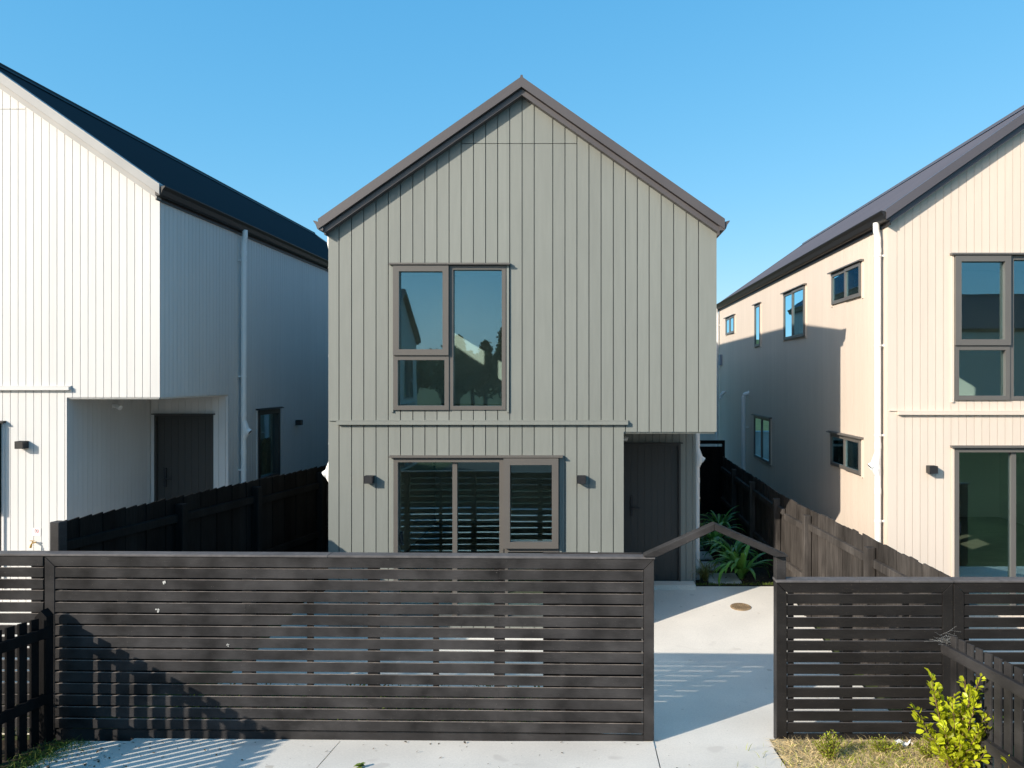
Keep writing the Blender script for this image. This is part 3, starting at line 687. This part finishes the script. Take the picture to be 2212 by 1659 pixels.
def hedge(label, px, py, Y, w, h, n):
    x = (px - CX) * Y / F_PX
    st = []
    for _ in range(n):
        a = random.uniform(0, 2 * math.pi); q = random.uniform(.1, 1) ** .6
        st.append((wander((0, 0, 0), (w * q * math.cos(a), w * .7 * q * math.sin(a), h * random.uniform(.55, 1) * (1.15 - .5 * q)), 3, .012), .003))
    shrub(label, (x, Y, gz(Y) + .03), st, .021, LEAF_HEDGE, .011, 'box_hedge_plant', 'hedge plant', 2, group='young hedge plants along the fence foot')
hedge('young round hedge plant nearest the gateway, in front of the fence foot', 1792, 1640, 6.15, .15, .25, 26)
hedge('low sprawling hedge plant in the middle of the straw bed', 1905, 1622, 6.32, .16, .13, 22)
hedge('young hedge plant touching the left side of the tall bright shrub', 2003, 1640, 6.18, .11, .20, 18)

def strap_clump(mb, n, L, w, spread=1.0):
    for _ in range(n):
        a = random.uniform(0, 2 * math.pi); l = L * random.uniform(.65, 1.1); d = Vector((math.cos(a), math.sin(a), 0)); s = Vector((-d.y, d.x, 0))
        th = R(random.uniform(55, 86)); p = Vector((0, 0, 0)) + d * random.uniform(0, .04); pts = []
        bend = random.uniform(.16, .34) * spread; m = 7
        for i in range(m + 1):
            ww = w * (.55 + .9 * math.sin(math.pi * min(1, .18 + i / m * .82))) * (.02 if i == m else 1) * .6
            pts.append((p - s * ww, p + Vector((0, 0, -ww * .35)), p + s * ww))
            p = p + (d * math.cos(th) + Vector((0, 0, 1)) * math.sin(th)) * (l / m); th -= bend * (1 + .18 * i)
        vs = [q for r_ in pts for q in r_]; fs = []
        for i in range(m): fs += [(3 * i, 3 * i + 1, 3 * i + 4, 3 * i + 3), (3 * i + 1, 3 * i + 2, 3 * i + 5, 3 * i + 4)]
        mb.add(vs, fs)
def clump(name, label, cat, loc, n, L, w, mat, group=None, spread=1.0):
    mb = MB(); strap_clump(mb, n, L, w, spread); o = mb.build(name, mat, loc=loc, recalc=False, smooth=True)
    return tag(o, label, cat, group)
GRP = 'strap-leaved plants along the side path'
clump('strap_leaf_plant', 'large arching green strap-leaved plant nearest the gateway, in half light', 'plant', (2.42, 11.85, 0), 34, .80, .042, LEAF_STRAP, GRP)
clump('strap_leaf_plant', 'dark strap-leaved plant directly behind the largest one', 'plant', (2.50, 12.9, 0), 36, .8, .042, LEAF_STRAP, GRP)
clump('strap_leaf_plant', 'dark strap-leaved plant further along the fence, left of the gable apex', 'plant', (2.32, 13.8, 0), 36, .85, .042, LEAF_STRAP, GRP)
clump('strap_leaf_plant', 'darkest strap-leaved plant deep in the shaded side passage', 'plant', (2.62, 15.0, 0), 30, .85, .03, LEAF_STRAP, GRP)
clump('grass_tuft', 'pale grassy tuft at the foot of the downpipe beside the side path', 'plant', (1.84, 11.72, 0), 90, .48, .006, LEAF_GRASS, None, .7)
mb = MB()
for k in range(500):
    x, y = random.uniform(1.7, 2.95), random.uniform(11.46, 15.5)
    d = Vector((random.uniform(-1, 1), random.uniform(-1, 1), random.uniform(0, .25))); leaf(mb, Vector((x, y, gz(y) + .012)), d, Vector((0, 0, 1)), random.uniform(.03, .08), .02)
tag(mb.build('leaf_litter', LEAF_LITTER, recalc=False), kind='stuff', label='fallen leaves and mulch along the side path', cat='leaf litter')
mb = MB()
for k in range(420):
    x = random.uniform(1.66, 2.92); y = 11.44 + abs(random.gauss(0, .05)); strap = Vector((random.uniform(-.5, .5), random.uniform(-.4, .4), 1))
    leaf(mb, Vector((x, y, 0)), strap, rv(), random.uniform(.015, .045), .008)
tag(mb.build('edge_weeds', LEAF_GREEN, recalc=False), kind='stuff', label='short green weeds along the edge of the courtyard concrete', cat='weeds')
for i, (x, y, w) in enumerate([(2.13, 11.86, .25), (2.02, 12.62, .22), (1.97, 13.35, .22), (1.93, 14.1, .22), (1.90, 14.85, .2), (1.9, 15.6, .2)]):
    mb = MB(); j = lambda: random.uniform(-.015, .015)
    ring = [(-w + j(), -.27 + j()), (w + j(), -.27 + j()), (w + j(), .27 + j()), (-w + j(), .27 + j())]
    mb.prism([(a, b, -.03) for a, b in ring], [(a, b, .025) for a, b in ring])
    o = mb.build('stepping_stone', CONCRETE_OLD, loc=(x, y, gz(y)), bevel=.006)
    tag(o, ['stepping stone nearest the gateway, clear of leaves', 'second stepping stone from the gateway, beside the grassy tuft', 'third stepping stone from the gateway', 'fourth stepping stone from the gateway', 'fifth stepping stone, just under the gable beam', 'farthest stepping stone in the dark of the side passage'][i], 'paver', 'stepping stones of the side path')

def blades(n, region, hmin, hmax, w, lean=.6, flat=0):
    mb = MB()
    for _ in range(n):
        x, y = region(); z = gz(y) + .03; h = random.uniform(hmin, hmax)
        d = Vector((random.gauss(0, lean), random.gauss(0, lean), 1 if random.random() > flat else .12)).normalized(); s = d.cross(rv()).normalized() * w
        p = Vector((x, y, z)); q = p + d * h * .55; e = p + d * h + Vector((d.x, d.y, -.35)) * h * .35
        mb.add([p - s, p + s, q + s * .8, q - s * .8, e], [(0, 1, 2, 3), (3, 2, 4)])
    return mb
def bed():
    while True:
        x, y = random.uniform(1.595, 3.05), random.uniform(5.2, 6.58)
        return x, y
tag(blades(7000, bed, .03, .10, .0016, .9, .55).build('dry_grass', STRAW, recalc=False), kind='stuff', label='dry straw-coloured grass covering the right-hand garden bed', cat='dry grass')
tag(blades(1500, lambda: (random.gauss(2.45, .42), random.uniform(5.4, 6.5)), .03, .09, .0026, .6, .1).build('bed_grass', LEAF_HEDGE, recalc=False), kind='stuff', label='green grass tufts among the straw of the right-hand bed', cat='grass')
def weeds():
    y = random.uniform(4.6, 6.55); return -4.44 + random.gauss(0, .10) + max(0, .10 * (y - 6.2)), y
tag(blades(2600, weeds, .02, .08, .0022, .8, .3).build('weedy_grass', LEAF_GREEN, recalc=False), kind='stuff', label='weedy grass along the foot of the left picket fence', cat='grass')
mb = MB()
for k in range(3400):
    x = random.uniform(-4.0, .12); y = random.uniform(6.80, 7.9); leaf(mb, Vector((x, y, gz(y) + .03 + random.uniform(0, .12))), rv(), rv(), random.uniform(.02, .05), .02)
tag(mb.build('ground_cover', LEAF_GREEN, recalc=False), kind='stuff', label='low green ground cover behind the long slatted fence', cat='ground cover')
# green plants behind the left picket fence, glimpsed between the pickets
st = [(wander((0, 0, 0), (random.uniform(-.25, .25), random.uniform(-.5, .5), random.uniform(.3, .7)), 4, .03), .006) for _ in range(14)]
shrub('leafy green shrub glimpsed through the gaps of the left picket fence', (-5.15, 6.0, gz(6.0)), st, .05, LEAF_BRIGHT, .04)

# litter on the driveway
mb = MB()
for k in range(260):
    if random.random() < .72: x = -4.40 + abs(random.gauss(0, .42)); y = random.uniform(5.7, 6.5)
    else: x = random.uniform(-4.2, 1.5); y = random.choice([random.uniform(5.8, 6.5), 6.56 - abs(random.gauss(0, .04))])
    d = Vector((random.uniform(-1, 1), random.uniform(-1, 1), random.uniform(.0, .3))); l = random.uniform(.008, .035)
    leaf(mb, Vector((x, y, gz(y) + .0225)), d, Vector((0, 0, 1)), l, l * random.uniform(.12, .6))
tag(mb.build('driveway_litter', LEAF_LITTER, recalc=False), kind='stuff', label='scattered brown leaf bits and twigs on the front concrete', cat='leaf litter')
mb = MB(); lx, ly, lz = at(768, 1651, 6.02)
for k in range(5): leaf(mb, Vector((random.uniform(-.03, .02), random.uniform(-.01, .01), .004 + .004 * k)), Vector((1, random.uniform(-.5, .5), random.uniform(-.02, .2))), Vector((0, 0, 1)), .06, .035)
tag(mb.build('fallen_leaf', LEAF_GREEN, loc=(lx, ly, gz(ly) + .021), recalc=False), 'single green fallen leaf on the concrete at the bottom edge', 'leaf')
mb = MB(); wx, wy, wz = at(1952, 1611, 6.45)
g = [[(random.uniform(-.012, .012) + i * .022 - .066, random.uniform(-.01, .01) + j * .016 - .03, random.uniform(.0, .05)) for j in range(5)] for i in range(7)]
for i in range(6):
    for j in range(4): mb.add([g[i][j], g[i + 1][j], g[i + 1][j + 1], g[i][j + 1]], [(0, 1, 2, 3)])
tag(mb.build('plastic_scrap', SIGN_WHITE, loc=(wx, wy, gz(wy) + .035), recalc=False), 'crumpled white plastic scrap in the straw at the fence foot', 'litter')
# cobweb in the corner of the right picket rail
mb = MB()
cx_, cy_, cz_ = 3.10, 6.54, .86
for k in range(30):
    a = Vector((cx_ + random.gauss(-.02, .05), cy_ + random.uniform(-.05, .03), cz_ + random.gauss(.02, .03)))
    if k < 34: b = Vector((a.x + random.gauss(-.02, .09), a.y + random.uniform(-.06, .02), a.z + random.gauss(-.005, .03)))
    else: b = Vector((3.17 + random.gauss(0, .05), 6.585, .88 + random.uniform(.02, .30)))
    mid = (a + b) / 2 + Vector((0, 0, -random.uniform(0, .02))); mb.tube([a, mid, b], .00045, 3)
tag(mb.build('cobweb', WEB), 'wispy white cobweb where the right picket rail meets the slatted fence', 'cobweb')

# ------------------------------------------------------------------ trees
def crown_mesh(mb, h, rad, n, conifer=False):
    for c in range(n):
        if conifer:
            f = random.random() ** .8; z = h * (.25 + .75 * f); rr = rad * (1 - f) * random.uniform(.3, 1) + .15; a = random.uniform(0, 6.28); cp = Vector((rr * math.cos(a), rr * math.sin(a), z)); s = .45
        else:
            v = rv() * random.uniform(.45, 1); cp = Vector((v.x * rad, v.y * rad, h * .68 + v.z * h * .32)); s = .5
        for _ in range(16):
            leaf(mb, cp + rv() * s * random.uniform(.1, 1) * rad * .35, rv(), rv(), random.uniform(.22, .42), random.uniform(.12, .22))
def tree(label, loc, h, rad, n, conifer=False, group=None):
    t = thing('pine_tree' if conifer else 'broadleaf_tree', label, 'tree', loc, group=group)
    tr = MB(); top = h * (.92 if conifer else .8); tr.tube(wander((0, 0, -.1), (random.uniform(-.3, .3), random.uniform(-.3, .3), top), 6, .08), [.2, .18, .16, .13, .1, .07, .03], 8)
    for k in range(9):
        z = h * random.uniform(.35, .8); a = random.uniform(0, 6.28); l = rad * random.uniform(.4, .8)
        tr.tube([(0, 0, z), (l * .5 * math.cos(a), l * .5 * math.sin(a), z + .25), (l * math.cos(a), l * math.sin(a), z + .5)], [.07, .04, .015], 6)
    tr.build('trunk', BARK, t)
    cm = MB(); crown_mesh(cm, h, rad, n, conifer); cm.build('crown', TREE_LEAF, t, recalc=False)
    return t
TG = 'trees across the street mirrored in the windows'
T1 = tree('tall pine across the street, mirrored in the upper window', (-6.0, -38, .25), 6.6, 1.5, 150, True, TG)
T2 = tree('rounded tree across the street, mirrored in the upper window', (-9.6, -36, .25), 4.9, 1.9, 150, False, TG)
T3 = tree('dark spreading tree across the street, right of the tall pine', (-3.6, -39, .25), 5.4, 2.1, 150, False, TG)
for src, p, rz, s, l in ((T2, (-13.0, -38, .25), 1, 1.0, 'left rounded tree across the street'), (T1, (-7.9, -41, .25), 2, .86, 'slim pine between the rounded trees across the street'), (T3, (-11.2, -41, .25), 4, .95, 'dark spreading tree behind the left rounded trees'),
                         (T1, (-16.5, -40, .25), 3, 1.0, 'leftmost pine across the street'), (T2, (2.0, -44, .25), 5, 1.1, 'rounded tree straight behind the viewer'), (T3, (8.5, -42, .25), 2.5, 1.0, 'spreading tree behind the viewer on the right'),
                         (T1, (12.5, -45, .25), 1.4, .95, 'pine behind the viewer on the right'), (T3, (-20.5, -42, .25), .4, 1.1, 'spreading tree beside the leftmost pine'), (T2, (-8.6, -39, .25), 3.6, 1.0, 'broad rounded tree in the middle of the mirrored treeline'), (T1, (-10.6, -44, .25), 5, .95, 'pine at the back left of the mirrored treeline'), (T2, (-1.2, -41, .25), 2.2, .95, 'small rounded tree nearest the street axis')):
    place_copy(src, p, rz, s, l)
# beyond the houses: low wall, shrubs, hill and roofs seen through the narrow gap
mb = MB(); mb.box(-4, 0, 0, .2, 0, 1.26); mb.box(0, 9, 0, .2, 0, 1.26); mb.box(-4, 9, -.02, .22, 1.26, 1.31)
tag(mb.build('block_wall', PALE_WALL, loc=(2, 26, 0)), 'pale block wall beyond the far side gate', 'wall')
st = [(wander((0, 0, 0), (random.uniform(-1, 1), random.uniform(-.5, .5), random.uniform(1.4, 2.6)), 4, .15), .02) for _ in range(26)]
shrub('green shrub growing behind the pale block wall beyond the side gate', (4.6, 28, 0), st, .20, LEAF_GREEN, .12)
mb = MB()
for i in range(24):
    for j in range(6):
        def P(i, j): return (-240 + i * 25, 130 + j * 30, 16 * math.sin(min(1, j / 5) * 1.5) * (1 + .25 * math.sin(i * .9)) - 1)
        mb.add([P(i, j), P(i + 1, j), P(i + 1, j + 1), P(i, j + 1)], [(0, 1, 2, 3)])
tag(mb.build('hill', GROUND_M, recalc=False, smooth=True), kind='structure')
for k, (x, y, z) in enumerate([(19.5, 112, 1.2), (24.5, 150, 4.5), (27.5, 165, 8)]):
    c = place_copy([white, beige, grey][k], (x, y, z), .5 * k, 1.2, ['far white house low on the hillside in the gap beside the cream wall', 'far cream house on the hillside in the gap', 'far grey house topmost on the hillside in the gap'][k])
